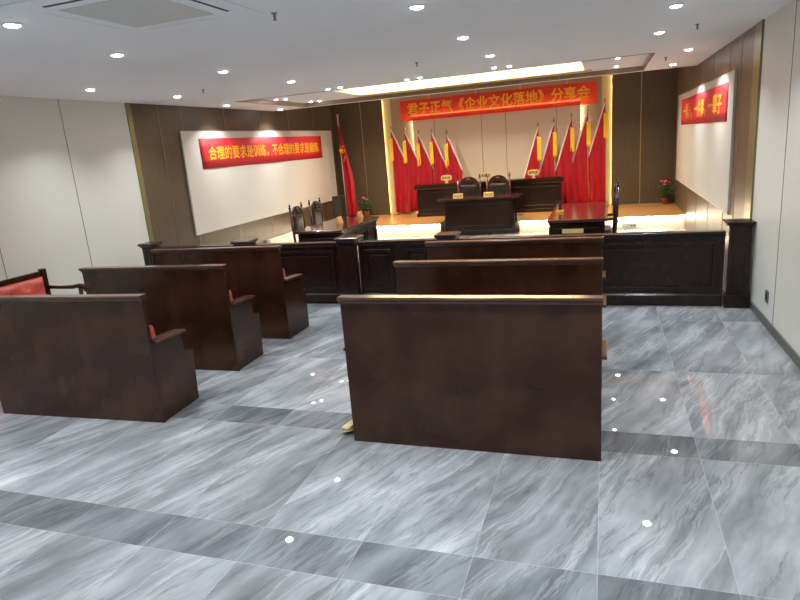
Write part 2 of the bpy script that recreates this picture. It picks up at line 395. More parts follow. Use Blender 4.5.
def led(name, label, box_, mat):
    q = MB(); q.box(*box_); return tag(q.build(name, mat), label, 'led strip')
led('led_strip', 'warm light strip under the platform nosing, left of the central desk', (XL+.03, nx0-.01, PY-.022, PY, PZ-.05, PZ-.031), M_['led'])
led('led_strip', 'warm light strip under the platform nosing, right of the central desk', (nx1+.01, XR-.03, PY-.022, PY, PZ-.05, PZ-.031), M_['led'])
led('led_strip', 'glowing strip along the left edge of the cream back panel', (-4.305, -4.285, YB-.06, YB, .28, 2.55), M_['ledpanel'])
led('led_strip', 'glowing strip along the right edge of the cream back panel', (-.515, -.495, YB-.06, YB, .28, 2.55), M_['ledpanel'])
led('led_strip', 'glowing strip along the top edge of the cream back panel, behind the banner', (-4.31, -.49, YB-.095, YB-.06, 2.562, 2.585), M_['ledtop'])
led('led_strip', 'thin amber strip up the gold band beside the left wood panelling', (-5.118, -5.095, YB-.040, YB-.022, .28, ZT-.01), M_['ledband'])
led('led_strip', 'thin amber strip up the gold band beside the right wood panelling', (.185, .208, YB-.040, YB-.022, .28, ZT-.01), M_['ledband'])
led('led_strip', 'warm strip hidden inside the ceiling cove above the stage', (cx0+.05, cx1-.05, 10.55, 10.60, 3.02, 3.05), M_['cove'])

# ------------------------------------------------------------------ pews
PW = 1.60
def make_pew(label):
    t = thing('wooden_pew', label, 'pew', group='courtroom pews in two blocks')
    h = PW/2
    q = MB(); q.box(-h+.008, h-.008, 0, .035, 0, .965); q.build('back_panel', M_['pew'], t, bevel=.003)
    q = MB(); q.prism([(-.004, .964), (-.006, .976), (-.014, .984), (-.024, .990), (-.028, .995), (-.028, 1.004), (-.023, 1.008), (.048, 1.008), (.053, 1.004), (.053, .995), (.046, .988), (.040, .976), (.039, .964)], -h, h)
    q.build('top_cap', M_['pewcap'], t, bevel=.002)
    for s in (-1, 1):
        q = MB(); xs = sorted((s*(h-.015), s*(h-.055)))
        q.prism([(.036, 0), (.47, 0), (.495, .425), (.395, .445), (.375, .605), (.036, .625)], xs[0], xs[1])
        q.build('side_panel', M_['pew'], t, bevel=.003)
        q = MB(); xs = sorted((s*(h+.022), s*(h-.075)))
        q.prism([(.036, .627), (.036, .649), (.395, .630), (.405, .620), (.395, .607)], xs[0], xs[1])
        q.build('armrest', M_['pewcap'], t, bevel=.004)
    q = MB(); q.box(-h+.056, h-.056, .04, .44, 0, .36); q.build('seat_box', M_['pew'], t)
    q = MB(); q.box(-h+.06, h-.06, .10, .47, .361, .44); o = q.build('seat_cushion', M_['seatcush'], t, bevel=.02); o['label'] = 'dark red seat cushion'
    q = MB(); q.prism([(.037, .45), (.10, .45), (.085, .74), (.037, .76)], -h+.057, h-.057); o = q.build('back_cushion', M_['seatcush'], t, bevel=.01); o['label'] = 'red back cushion, darkened to cut its bounce light'  # colour darkened below its red ends so less red light bounces onto next row
    for sx in (-1, 1):
        q = MB(); xs = sorted((sx*(h-.022), sx*(h-.056))); q.prism([(.037, .655), (.10, .655), (.094, .735), (.08, .758), (.037, .765)], *xs); o = q.build('cushion_end', M_['redcush'], t, bevel=.006); o['label'] = 'bright red cushion end'
    return t
pew = make_pew('large dark brown pew right of the aisle, nearest to us, full plain back showing')
pew.location = (-.80, 3.41, 0)
XPL = -3.965
copy_tree(pew, (-.80, 4.52, 0), 0, 'dark pew right of the aisle, middle one of the right block')
copy_tree(pew, (-.80, 5.46, 0), 0, 'dark pew right of the aisle, farthest of that block, close to the railing gate')
copy_tree(pew, (XPL, 3.405, 0), math.radians(2.4), 'brown pew left of the aisle, nearest of the left block, at the picture edge')
copy_tree(pew, (XPL-.03, 4.50, 0), math.radians(1.2), 'dark pew left of the aisle, middle one of the left block')
copy_tree(pew, (XPL, 5.46, 0), 0, 'dark pew left of the aisle, farthest of the left block, before the left railing')

# red sofa along the left wall
t = thing('red_sofa', 'red tufted sofa with dark wooden frame against the left white wall', 'sofa', (-6.40, 4.55, 0), 0)
q = MB(); q.box(0, .05, -.86, .82, .735, .80); q.build('top_rail', M_['pew'], t, bevel=.006)
for y in (.82, -.92):
    q = MB(); q.box(0, .065, y, y+.06, .0, .825); q.build('back_post', M_['pew'], t, bevel=.006)
def tuft(u, v):
    a = (math.sin(u*PI*9)*math.sin(v*PI*3))
    return (.05+.045*(1-abs(2*v-1)**6)*(1-abs(2*u-1)**30)+.012*a, -.855+1.67*u, .42+.315*v)
q = MB(); q.grid(60, 24, tuft); o = q.build('back_cushion', M_['redleather'], t, smooth=True, solid=.01); o['label'] = 'red tufted back cushion'
q = MB(); q.box(.07, .62, -.855, .815, .33, .44); o = q.build('seat_cushion', M_['redleather'], t, bevel=.03); o['label'] = 'red seat cushion'
q = MB(); q.box(.05, .60, -.86, .82, .24, .328); q.build('seat_frame', M_['pew'], t, bevel=.006)
for y in (.85, -.89):
    q = MB(); q.tube([(.06, y, .60), (.25, y, .595), (.45, y, .60), (.56, y, .615), (.62, y, .605), (.645, y, .575), (.625, y, .555)], [.022, .02, .024, .028, .03, .026, .018], 10)
    q.build('armrest', M_['pew'], t, smooth=True)
    q = MB(); q.tube([(.57, y, 0), (.57, y, .24), (.55, y, .42), (.57, y, .595)], [.028, .03, .022, .026], 8); q.build('leg', M_['pew'], t, smooth=True)

# ------------------------------------------------------------------ railing
RY, RT = 6.92, .80
def rail(label, x0, x1, cat='railing', name='bar_railing', panels=None):
    t = thing(name, label, cat, ((x0+x1)/2, RY, 0))
    h = (x1-x0)/2
    q = MB(); q.box(-h, h, .0, .05, .13, .745); q.build('panel_board', M_['rail'], t)
    q = MB(); q.prism([(-.02, 0), (.07, 0), (.07, .13), (.06, .135), (-.005, .135), (-.02, .115)], -h, h); q.build('plinth', M_['rail'], t, bevel=.003)
    q = MB(); q.prism([(-.012, .745), (-.018, .765), (-.035, .775), (-.035, RT-.006), (-.03, RT), (.08, RT), (.085, RT-.006), (.085, .775), (.062, .745)], -h, h); q.build('top_rail', M_['rail'], t, bevel=.003)
    for a, b in panels or [(x0+.08, x1-.08)]:
        a -= (x0+x1)/2; b -= (x0+x1)/2
        q = MB(); q.frame(a, b, .18, .70, .035, -.022, .0); q.build('panel_moulding', M_['rail'], t, bevel=.007)
        q = MB(); q.box(a+.075, b-.075, -.012, -.0005, .255, .625); q.build('raised_field', M_['rail'], t, bevel=.008)
    return t
def post(label, x, w=.20, z=.80, cap=.055):
    t = thing('railing_post', label, 'post', (x, RY+.02, 0)); h = w/2
    q = MB(); q.box(-h, h, -h*.95, h*.95, .0, z); q.build('shaft', M_['rail'], t, bevel=.006)
    q = MB(); q.box(-h-.012, h+.012, -h-.012, h+.012, .0, .14); q.build('plinth', M_['rail'], t, bevel=.008)
    q = MB(); r = [(h+.004, z), (h+.012, z+.02), (h+.035, z+.045), (h+.035, z+cap), (h+.02, z+cap+.01)]
    v = []
    for rr, zz in r: v.append([q.bm.verts.new((sx*rr, sy*rr, zz)) for sx, sy in ((-1, -1), (1, -1), (1, 1), (-1, 1))])
    for a, b in zip(v, v[1:]):
        for i in range(4): q.bm.faces.new((a[i], a[(i+1) % 4], b[(i+1) % 4], b[i]))
    q.bm.faces.new(v[0][::-1]); q.bm.faces.new(v[-1]); q.build('cap', M_['rail'], t, bevel=.002)
    q = MB(); q.frame(-h+.04, h-.04, .20, z-.06, .014, -h*.95-.006, -h*.95+.001); q.build('fluting', M_['rail'], t, bevel=.003)
    return t
post('dark railing post with flared cap at the left wall end', -6.07, .17)
rail('dark panelled railing between the left wall post and the post behind the left pews', -5.965, -4.65, panels=[(-5.90, -5.40), (-5.30, -4.73)])
post('dark railing post with flared cap behind the farthest left pew', -4.53, .20)
rail('dark panelled railing just left of the gate posts, behind the aisle', -4.41, -3.16, panels=[(-4.33, -3.24)])
post('dark railing post with flared cap on the left of the gate', -3.03, .22)
rail('narrow panelled gate leaf on the left of the central gate', -2.904, -2.374, 'gate', 'gate_leaf')
rail('narrow panelled gate leaf on the right of the central gate, partly behind the pews', -2.366, -1.872, 'gate', 'gate_leaf')
post('dark railing post with cream-lit flared cap on the right of the gate', -1.755, .20)
rail('long dark panelled railing right of the gate, ending at the tall right column', -1.64, 1.19, panels=[(-1.55, -.25), (-.15, 1.11)])
t = post('tall dark railing column against the right white wall', 1.314, .205, .85, .04)

# ------------------------------------------------------------------ desks
def desk(name, label, cat, loc, W, D, H, rz=0., over=.05, plinth_out=.025, nfront=1, knee=.30):
    """W along x, D along y; panelled front on the -y side, open knee hole on the +y side between two end panels"""
    t = thing(name, label, cat, loc, rz); a, d = W/2, D/2; ia, id_ = a-over, d-.04
    yk = -id_+knee
    q = MB(); q.prism([(-ia, -id_), (ia, -id_), (ia, id_), (ia-.04, id_), (ia-.04, yk), (-ia+.04, yk), (-ia+.04, id_), (-ia, id_)], .1, H-.045, 'z'); q.build('body', M_['desk'], t, bevel=.004)
    e = plinth_out
    q = MB(); q.prism([(-ia-e, -id_-.02), (ia+e, -id_-.02), (ia+e, id_+.01), (ia-.05, id_+.01), (ia-.05, yk+.01), (-ia+.05, yk+.01), (-ia+.05, id_+.01), (-ia-e, id_+.01)], 0, .0995, 'z'); q.build('plinth', M_['desk'], t, bevel=.008)
    q = MB(); q.box(-a, a, -d, d, H-.042, H); q.build('desk_top', M_['desktop'], t, bevel=.01)
    q = MB(); q.box(-ia-.018, ia+.018, -id_-.018, yk, H-.08, H-.0425); q.build('cornice', M_['desk'], t, bevel=.006)
    z0, z1 = .16, H-.12
    def fr(n, half, rot, off):
        wpan = (2*half-.07*(n+1))/n
        for i in range(n):
            x0 = -half+.07+i*(wpan+.07)
            q = MB(); q.frame(x0, x0+wpan, z0, z1, .042, -.022, .001)
            q.build('panel_moulding', M_['desk'], t, bevel=.005, xf=Matrix.Rotation(rot, 4, 'Z') @ Matrix.Translation((0, -off, 0)))
    fr(nfront, ia, 0, id_); fr(1, id_, PI/2, ia); fr(1, id_, -PI/2, ia)
    return t
desk('clerk_desk', 'dark carved desk at the centre, before the lit platform, two nameplates on it', 'desk', (-2.455, 12.66, 0), 1.71, .62, .765, over=.15, plinth_out=.085, knee=.18)
desk('party_desk', 'long dark desk on the left behind the railing, two tan plaques on it', 'desk', (-4.12, 9.12, 0), 1.66, .80, .76, PI/2, nfront=3, knee=.25)
desk('party_desk', 'long dark desk on the right behind the railing, red reflections on its top', 'desk', (-.345, 9.55, 0), 2.06, .80, .76, -PI/2, nfront=3, knee=.25)
# judges' bench on the platform
t = thing('judges_bench', 'long dark counter on the platform before the flags, three oval plaques on top', 'bench', (-2.49, 13.74, PZ))
L_ = 3.34/2
q = MB(); q.box(-L_+.05, L_-.05, -.12, .14, .08, .62); q.build('body', M_['desk'], t, bevel=.003)
q = MB(); q.box(-L_+.02, L_-.02, -.14, .15, 0, .08); q.build('plinth', M_['desk'], t, bevel=.006)
q = MB(); q.prism([(-.125, .62), (-.135, .65), (-.15, .665), (-.15, .69), (-.17, .71), (-.17, .735), (.17, .735), (.17, .62)], -L_, L_); q.build('counter_top', M_['desk'], t, bevel=.003)
for i in range(4):
    x0 = -L_+.10+i*.80
    q = MB(); q.frame(x0, x0+.74, .13, .56, .03, -.136, -.119); q.build('panel_moulding', M_['desk'], t, bevel=.005)

# ------------------------------------------------------------------ chairs
def make_chair(label):
    """high-backed court chair facing +y locally? the backrest stands at -y, the sitter looks to +y"""
    t = thing('court_chair', label, 'chair', group='high-backed court chairs')
    q = MB(); q.box(-.27, .27, -.24, .26, .40, .45); q.build('seat_frame', M_['chair'], t, bevel=.01)
    q = MB(); q.box(-.235, .235, -.19, .24, .451, .50); o = q.build('seat_cushion', M_['leather'], t, bevel=.02); o['label'] = 'black leather seat cushion'
    for sx in (-1, 1):
        q = MB(); q.tube([(sx*.24, .23, 0), (sx*.245, .235, .2), (sx*.24, .23, .40)], [.022, .032, .03], 8); q.build('leg', M_['chair'], t, smooth=True)
        q = MB(); q.tube([(sx*.235, -.25, 0), (sx*.235, -.22, .40)], .025, 8); q.build('leg', M_['chair'], t, smooth=True)
        q = MB(); q.tube([(sx*.245, -.235, .40), (sx*.245, -.26, .80), (sx*.245, -.275, 1.10)], [.026, .026, .022], 8); st = q.build('back_stile', M_['chair'], t, smooth=True)
        q = MB(); q.lathe([(.0, 0), (.018, .004), (.028, .03), (.012, .055), (.02, .075), (.0, .11)], (sx*.245, -.276, 1.095), 10); q.build('finial', M_['chair'], st, smooth=True)
        q = MB(); q.tube([(sx*.255, -.23, .655), (sx*.27, -.05, .645), (sx*.275, .10, .635), (sx*.27, .16, .62), (sx*.265, .175, .59)], [.02, .022, .026, .03, .02], 8)
        ar = q.build('armrest', M_['chair'], t, smooth=True)
        q = MB(); q.tube([(sx*.265, .12, .44), (sx*.275, .14, .54), (sx*.27, .12, .63)], [.022, .018, .022], 8); q.build('arm_post', M_['chair'], ar, smooth=True)
    # arched crest board
    pr = [(-.225, .60), (.225, .60), (.225, 1.0)]
    for i in range(13):
        a = PI*i/12; pr.append((.20*math.cos(a)+(.0), 1.0+.145*math.sin(a)))
    pr.append((-.225, 1.0))
    q = MB(); q.prism(pr, -.285, -.25, 'y'); q.build('backrest', M_['chair'], t, bevel=.006)
    def pad(u, v):
        a = .5+.5*math.cos(u*PI*8)*math.cos(v*PI*8)
        return (-.18+.36*u, -.245+.03*(1-abs(2*u-1)**8)*(1-abs(2*v-1)**8)*(.75+.25*a), .63+.34*v)
    q = MB(); q.grid(24, 24, pad); o = q.build('back_pad', M_['leather'], t, smooth=True, solid=.008); o['label'] = 'black tufted leather back pad'
    q = MB(); q.lathe([(.0, 0), (.05, .004), (.06, .015), (.035, .03), (.0, .034)], n=14)
    q.build('crest_carving', M_['chair'], t, smooth=True, xf=Matrix.Translation((0, -.252, 1.06)) @ Matrix.Rotation(-PI/2, 4, 'X'))
    return t
ch = make_chair('dark court chair behind the central desk, left one of the two')
ch.location = (-2.80, 12.99, 0); ch.rotation_euler = (0, 0, PI)
# they sit behind the desk facing the pews
copy_tree(ch, (-2.16, 12.99, 0), PI, 'dark court chair behind the central desk, right one of the two')
copy_tree(ch, (-4.92, 9.66, 0), -PI/2, 'dark court chair at the left desk, the one nearer the railing').scale = (.9, .9, .9)
copy_tree(ch, (-4.95, 10.48, 0), -PI/2, 'dark court chair at the left desk, the one nearer the flags').scale = (.9, .9, .9)
copy_tree(ch, (-.085, 9.45, 0), PI/2, 'dark court chair seen side-on at the right desk')

# ------------------------------------------------------------------ plaques and small things
def plaque_oval(label, x, y, z, rz, txt):
    t = thing('oval_plaque', label, 'plaque', (x, y, z), rz, group='oval plaques on the judges bench')
    w, h = .125, .062; pr = []
    for i in range(32):
        a = 2*PI*i/32; ca, sa = math.cos(a), math.sin(a)
        pr.append((w*math.copysign(abs(ca)**.6, ca), .122+h*math.copysign(abs(sa)**.6, sa)))
    q = MB(); q.prism(pr, -.01, .01, 'y'); q.build('plate', M_['plaque'], t, bevel=.003)
    q = MB(); q.prism([(-.045, 0), (.045, 0), (.03, .02), (.022, .064), (-.022, .064), (-.03, .02)], -.02, .02, 'y'); q.build('stand', M_['plaque'], t, bevel=.003)
    text_mesh('lettering', txt, .07, M_['ink'], t, Matrix.Translation((0, -.0105, .122)) @ FRONT, bold=.002)
BZ = PZ+.735
plaque_oval('oval gilt plaque on the bench top, in front of the left flags', -3.40, 13.66, BZ, 0, '审判员')
plaque_oval('oval gilt plaque on the bench top, in the middle before the cream panel', -2.49, 13.66, BZ, 0, '审判长')
plaque_oval('oval gilt plaque on the bench top, in front of the right flags', -1.45, 13.66, BZ, 0, '审判员')
def nameplate(label, x, y, z, rz, txt, mat='plaque', w=.20, h=.095):
    t = thing('nameplate', label, 'nameplate', (x, y, z), rz)
    q = MB(); q.prism([(-.035, 0), (.035, 0), (.004, h), (-.004, h)], -w/2, w/2); q.build('plate', M_[mat], t, bevel=.002)
    if txt:
        n = math.atan2(.031, h)
        text_mesh('lettering', txt, .06, M_['ink'], t, Matrix.Translation((0, -.0205, h/2)) @ Matrix.Rotation(-n, 4, 'X') @ FRONT, bold=.0015)
    return t
nameplate('pale gold nameplate on the central desk, before its left chair', -2.875, 12.46, .765, 0, '书记员')
nameplate('pale gold nameplate on the central desk, before its right chair', -2.235, 12.46, .765, 0, '书记员')
nameplate('small tan plaque on the left desk, nearer one by the flag foot', -4.11, 9.12, .76, PI/2, '', 'tan', .17, .11)
nameplate('small tan plaque on the left desk, farther one by the potted plant', -4.02, 9.80, .76, PI/2, '', 'tan', .17, .11)
t = thing('desk_plaque', 'gold plaque fixed on the near end of the right desk', 'plaque', (-.40, 8.560, .60))
q = MB(); q.box(-.14, .14, -.034, -.0225, -.03, .03); q.build('plate', M_['plaque'], t, bevel=.004)
# dark ornament on the right desk
t = thing('desk_ornament', 'small dark figure ornament on a yellow block, left edge of the right desk', 'ornament', (-.62, 9.38, .76))
q = MB(); q.box(-.055, .055, -.045, .045, 0, .035); o = q.build('base', M_['ribbon'], t, bevel=.006); o['label'] = 'yellow base block'
q = MB(); q.lathe([(.0, .036), (.028, .036), (.024, .06), (.014, .08), (.026, .11), (.022, .13), (.01, .14), (.017, .155), (.0, .178)], n=12); q.build('figure', M_['black'], t, smooth=True)
for s in (-1, 1):
    q = MB(); q.tube([(s*.018, 0, .12), (s*.045, 0, .135), (s*.05, 0, .18)], [.008, .006, .004], 6); q.build('arm', M_['black'], t, smooth=True)
# grey plate on riser, right
t = thing('riser_plate', 'small grey socket plate on the lit riser right of the right desk', 'plate', (.47, PY-.001, .075))
q = MB(); q.box(-.13, .13, -.012, 0, -.04, .04); q.build('face', M_['grey'], t, bevel=.003)
for s in (.04, .09):
    q = MB(); q.box(s-.015, s+.015, -.0145, -.0125, -.02, .02); q.build('outlet', M_['base'], t)
# wall socket right
t = thing('wall_socket', 'dark socket plate low on the right white wall', 'socket', (XR-.001, 6.22, .285))
q = MB(); q.box(-.012, 0, -.045, .045, -.055, .055); q.build('face', M_['steel'], t, bevel=.003)
q = MB(); q.box(-.0145, -.0125, -.025, .025, -.03, .03); q.build('outlet', M_['slot'], t)
# speaker cabinet by the left flag
t = thing('floor_speaker', 'black upright speaker box beside the tall left flag, by the left wall', 'speaker', (-5.93, 13.25, PZ))
q = MB(); q.box(-.12, .12, -.12, .12, 0, .62); q.build('cabinet', M_['black'], t, bevel=.01)
q = MB(); q.box(-.10, .10, -.128, -.1205, .04, .58); q.build('grille', M_['slot'], t, bevel=.004)
q = MB(); q.box(-.10, .10, .0, .05, .2, .22); q.build('handle', M_['steel'], t)
# pale ledge along the left wall near the flag foot
q = MB(); q.box(XL+.012, XL+.10, 10.6, PY-.05, 0, .30); struct(q.build('trim_%d' % k, M_['riser'])); k += 1
# folded cardboard by the nearest right pew
t = thing('cardboard_piece', 'folded yellowish cardboard piece on the floor at the left foot of the nearest right pew', 'cardboard', (-1.668, 3.60, 0))
q = MB(); q.grid(1, 6, lambda u, v: (-.035+.07*u, -.13+.27*v, .004+.035*abs((v*3) % 2-1)*(.5+.5*u))); q.build('sheet', M_['card'], t, solid=.004, xf=Matrix.Rotation(-.12, 4, 'Z'))
q = MB(); q.box(-.035, .02, -.11, .08, .041, .045); q.build('flap', M_['card'], t, xf=Matrix.Rotation(-.22, 4, 'Z'))

# ------------------------------------------------------------------ display boards and banners
def board(label, x, sgn, y0, y1, z0, z1):
    t = thing('display_board', label, 'display board', (x, (y0+y1)/2, (z0+z1)/2)); h, v = (y1-y0)/2, (z1-z0)/2
    xs = sorted((0, sgn*.022)); q = MB(); q.box(xs[0], xs[1], -h, h, -v, v); q.build('panel', M_['board'], t)
    q = MB(); q.frame(-h-.012, h+.012, -v-.012, v+.012, .014, 0, .028)
    q.build('frame', M_['frame'], t, xf=(Matrix(((0, sgn, 0, 0), (1, 0, 0, 0), (0, 0, 1, 0), (0, 0, 0, 1)))))
board('wide white display board on the left wood wall, red banner near its top', XL+.0125, 1, 8.43, 14.20, .75, 2.40)
board('wide white display board on the right wood wall, red banner near its top', XR-.0125, -1, 8.16, 13.85, .81, 2.435)
t = thing('red_banner', 'red cloth banner with yellow writing on the left white display board', 'banner', (XL+.040, 11.22, 2.04))
q = MB(); q.grid(24, 3, lambda u, v: (.003*math.sin(u*17+v*2), -2.36+4.72*u, -.25+.5*v)); q.build('cloth', M_['banner'], t, solid=.003, smooth=True)
text_mesh('lettering', '合理的要求是训练，不合理的要求是磨练', .24, M_['lettering'], t, Matrix.Translation((.007, 0, -.0)) @ RIGHTF, width=4.30, bold=.005)
t = thing('red_banner', 'red cloth banner with yellow writing on the right white display board', 'banner', (XR-.040, 10.86, 2.11))
q = MB(); q.grid(24, 3, lambda u, v: (.003*math.sin(u*17+v*2), -2.35+4.70*u, -.228+.456*v)); q.build('cloth', M_['banner'], t, solid=.003, smooth=True)
text_mesh('lettering', '一群人，一件事，一辈子', .27, M_['lettering'], t, Matrix.Translation((-.007, 0, -.0)) @ LEFTF, width=4.0, bold=.007)
t = thing('red_banner', 'long thin red banner with yellow writing hanging high across the cream back panel', 'banner', (-2.365, YB-.16, 2.695))
q = MB(); q.grid(40, 4, lambda u, v: (-2.215+4.43*u, .006*math.sin(u*23+v), -.232+.464*v)); q.build('cloth', M_['bannerthin'], t, smooth=True)
text_mesh('lettering', '君子正气《企业文化落地》分享会', .29, M_['lettering'], t, Matrix.Translation((.02, -.010, .03)) @ FRONT, width=4.10, bold=.008)
for x in (-1.5, -.4, .6, 1.6):
    q = MB(); q.tube([(x, .0, .228), (x, .01, ZT-2.70)], .004, 5); o = q.build('hanging_string', M_['trim'], t)

# ------------------------------------------------------------------ flags
def flag(label, x, y, zt, s, w=.40, drop=.86):
    """s=+1: the cloth falls to the right of the pole, -1 to the left"""
    t = thing('flag', label, 'flag', (x, y, PZ), group='red flags on poles behind the bench')
    H = zt-PZ
    q = MB(); q.tube([(0, 0, .02), (0, 0, H-.10)], .010, 8); q.build('pole', M_['brasslight'], t, smooth=True)
    q = MB(); q.lathe([(0, -.02), (.016, -.015), (.02, .0), (.012, .015), (.026, .04), (.016, .075), (.0, .115)], (0, 0, H-.10), 10); q.build('finial', M_['brass'], t, smooth=True)
    q = MB(); q.lathe([(.085, 0), (.085, .015), (.05, .03), (.018, .05), (.0, .05)], n=16); q.build('base', M_['brass'], t, smooth=True)
    z0 = H-.10
    ph = random.random()*6
    def edge(u): return z0-drop*(w*u/.34)**1.0 if w*u < .34 else z0-drop*(1+2.5*(w*u-.34))
    def P(u, v):
        top = edge(u); bot = .06+.06*math.sin(3*u+ph)*u
        z = top+(bot-top)*v
        amp = .012+.035*v
        xx = s*(w*u*(1-.14*max(0, v-.25)**.7)-.01*v-.012) + .012*math.sin(9*v+ph)*u
        return (xx, -.022+.45*amp*math.sin(u*17+ph+1.5*v)*1.5, z)
    q = MB(); q.grid(36, 24, P); q.build('cloth', M_['flag'], t, smooth=True, solid=.003)
    def E(u, v):
        a = P(u*.97, 0); return (a[0]+s*.030*v*min(1, 4*u+.3), a[1]-.004, a[2]+.008*v)
    q = MB(); q.grid(24, 2, E); o = q.build('white_edge', M_['flagwhite'], t, smooth=True, solid=.003); o['label'] = 'white edge of the cloth'
    def Rb(u, v): return (-s*(.085*u)+s*.025, -.040-.008*math.sin(u*5+v*3), z0-.20-.52*v-.03*u)
    q = MB(); q.grid(6, 10, Rb); o = q.build('ribbon', M_['ribbon'], t, smooth=True, solid=.003); o['label'] = 'yellow ribbon'
    return t
LF = [(-4.83, 2.408, 'leftmost of the left five red flags, next to the gold-lit band'),
      (-4.475, 2.335, 'second from the left of the left five red flags'),
      (-4.125, 2.245, 'middle one of the left five red flags'),
      (-3.79, 2.255, 'fourth from the left of the left five red flags'),
      (-3.42, 2.185, 'rightmost of the left five red flags, white edge against the cream panel')]
RF = [(-1.365, 2.182, 'leftmost of the right five red flags, white edge against the cream panel'),
      (-1.035, 2.248, 'second from the left of the right five red flags'),
      (-.67, 2.319, 'middle one of the right five red flags'),
      (-.335, 2.409, 'fourth from the left of the right five red flags, by the bright panel edge'),
      (.017, 2.559, 'rightmost and tallest of the right five red flags')]
for i, (x, z, l) in enumerate(LF): flag(l, x, 14.25-.058*i, z, 1, .345, .86)
for i, (x, z, l) in enumerate(RF): flag(l, x, 14.01+.066*i, z, -1, .37, 1.08)
# national flag, furled on a tall pole
t = thing('national_flag', 'tall furled red flag with yellow stars left of the stage, near the left board', 'flag', (-6.13, 14.12, PZ))
H = 2.77-PZ
q = MB(); q.tube([(0, 0, .02), (0, 0, H-.06)], .014, 8); q.build('pole', M_['trim'], t, smooth=True)
q = MB(); q.lathe([(0, 0), (.02, .01), (.032, .04), (.02, .07), (0, .08)], (0, 0, H-.07), 10); q.build('finial', M_['brasslight'], t, smooth=True)
q = MB(); q.lathe([(.11, 0), (.11, .02), (.03, .04), (.02, .06), (.0, .06)], n=16); q.build('base', M_['brass'], t, smooth=True)
def NF(u, v):
    w_ = .04+.25*min(1, v*1.6)
    z = (H-.16)+(.05-(H-.16))*v - .18*u*(1-v)
    return (-.02+w_*u*(1+.1*math.sin(6*v))+.06*v*v, -.04+.045*math.sin(u*13+2*v), z)
q = MB(); q.grid(30, 30, NF); q.build('cloth', M_['flag'], t, smooth=True, solid=.003)
def star(cx, cz, r, rot):
    pr = []
    for i in range(10):
        a = PI/2+rot+i*PI/5; rr = r if i % 2 == 0 else r*.42
        pr.append((cx+rr*math.cos(a), cz+rr*math.sin(a)))
    q = MB(); q.prism(pr, -.112, -.108, 'y'); o = q.build('star', M_['lettering'], t); o['label'] = 'yellow star'
star(.055, H-.86, .085, .1); 
for a, b_, r_ in ((.10, -.74, .03), (.15, -.84, .03), (.14, -1.0, .03), (.11, -1.07, .03)): star(a, H+b_-.02, r_, .4)

# ------------------------------------------------------------------ plants
def plant(label, x, y, z, sc):
    t = thing('potted_plant', label, 'potted plant', (x, y, z))
    q = MB(); q.lathe([(.055, 0), (.075, .10), (.085, .12), (.085, .14), (.07, .14), (.065, .12), (.0, .12)], n=18); q.build('pot', M_['pot'], t, smooth=True)
    q = MB(); rnd = random.Random(int(x*100))
    for i in range(120):
        a = rnd.random()*2*PI; r = sc*rnd.random()**.6; h = .18+.30*rnd.random()*(1.15-r/sc*.5)
        p = Vector((r*math.cos(a), r*math.sin(a), h)); d = Vector((math.cos(a), math.sin(a), rnd.uniform(-.3, .7))).normalized()
        s = d.cross(Vector((0, 0, 1))).normalized(); l, w_ = rnd.uniform(.06, .11), rnd.uniform(.015, .03)
        n = s.cross(d)
        v = [q.bm.verts.new(c_) for c_ in (p-.5*l*d, p-.1*l*d+w_*s, p+.5*l*d-.02*n, p-.1*l*d-w_*s, p-.05*l*d+.008*n)]
        for a_, b_ in ((0, 1), (1, 2), (2, 3), (3, 0)): q.bm.faces.new((v[a_], v[b_], v[4]))
    for i in range(9):
        a = rnd.random()*2*PI; r = sc*.6*rnd.random()
        q.tube([(0, 0, .11), (.4*r*math.cos(a), .4*r*math.sin(a), .24), (r*math.cos(a), r*math.sin(a), .40)], .005, 5)
    q.build('foliage', M_['leaf'], t)
    for i in range(7):
        a = rnd.random()*2*PI; r = sc*.55*rnd.random()**.5
        q = MB(); c_ = (r*math.cos(a), r*math.sin(a)-.02, .40+.10*rnd.random())
        for j in range(3):
            q.lathe([(.0, 0), (.012+.012*j, .005), (.022+.008*j, .022-.004*j), (.018+.006*j, .03-.005*j)], c_, 9)
        q.build('flower', M_['petal'], t, smooth=True)
    return t
plant('potted plant with pink flowers on the platform in the right back corner', 1.24, 14.12, PZ, .19)
plant('potted plant with pink flowers on the platform right of the tall left flag', -5.62, 14.14, PZ, .17)

# ------------------------------------------------------------------ ceiling fittings
EN = 12.5
def lamp(x, y, z, e, r=.042, spread=2.05, col=(.96, .985, 1), tilt=None):
    l = bpy.data.lights.new('downlight_bulb', 'AREA'); l.shape = 'DISK'; l.size = 2*r; l.energy = e; l.color = col; l.spread = spread
    o = bpy.data.objects.new('downlight_bulb', l); COL.objects.link(o); o.location = (0, 0, z)
    return o
def downlight_mesh(label, x, y, z=ZC, r=.044, group=None):
    t = thing('ceiling_downlight', label, 'downlight', (x, y, z), group=group)
    q = MB(); q.lathe([(r, -.004), (r+.002, -.010), (r+.010, -.009), (r+.014, -.002), (r+.014, .0), (r, .0)], n=24); q.build('trim_ring', M_['trim'], t, smooth=True)
    q = MB(); q.lathe([(0, -.019), (r*.55, -.018), (r*.9, -.0135), (r, -.006), (r, -.001), (0, -.001)], n=24); q.build('lens', M_['lens'], t)
    return t
big = downlight_mesh('white downlight at the left picture edge, left of the air vent', -3.40, 3.06)
lamp(0, 0, -.021, EN).parent = big
small = downlight_mesh('small downlight of the left pair just before the tray ceiling, left one', -3.82, 8.56, ZC, .028)
lamp(0, 0, -.021, EN*.3, .024).parent = small
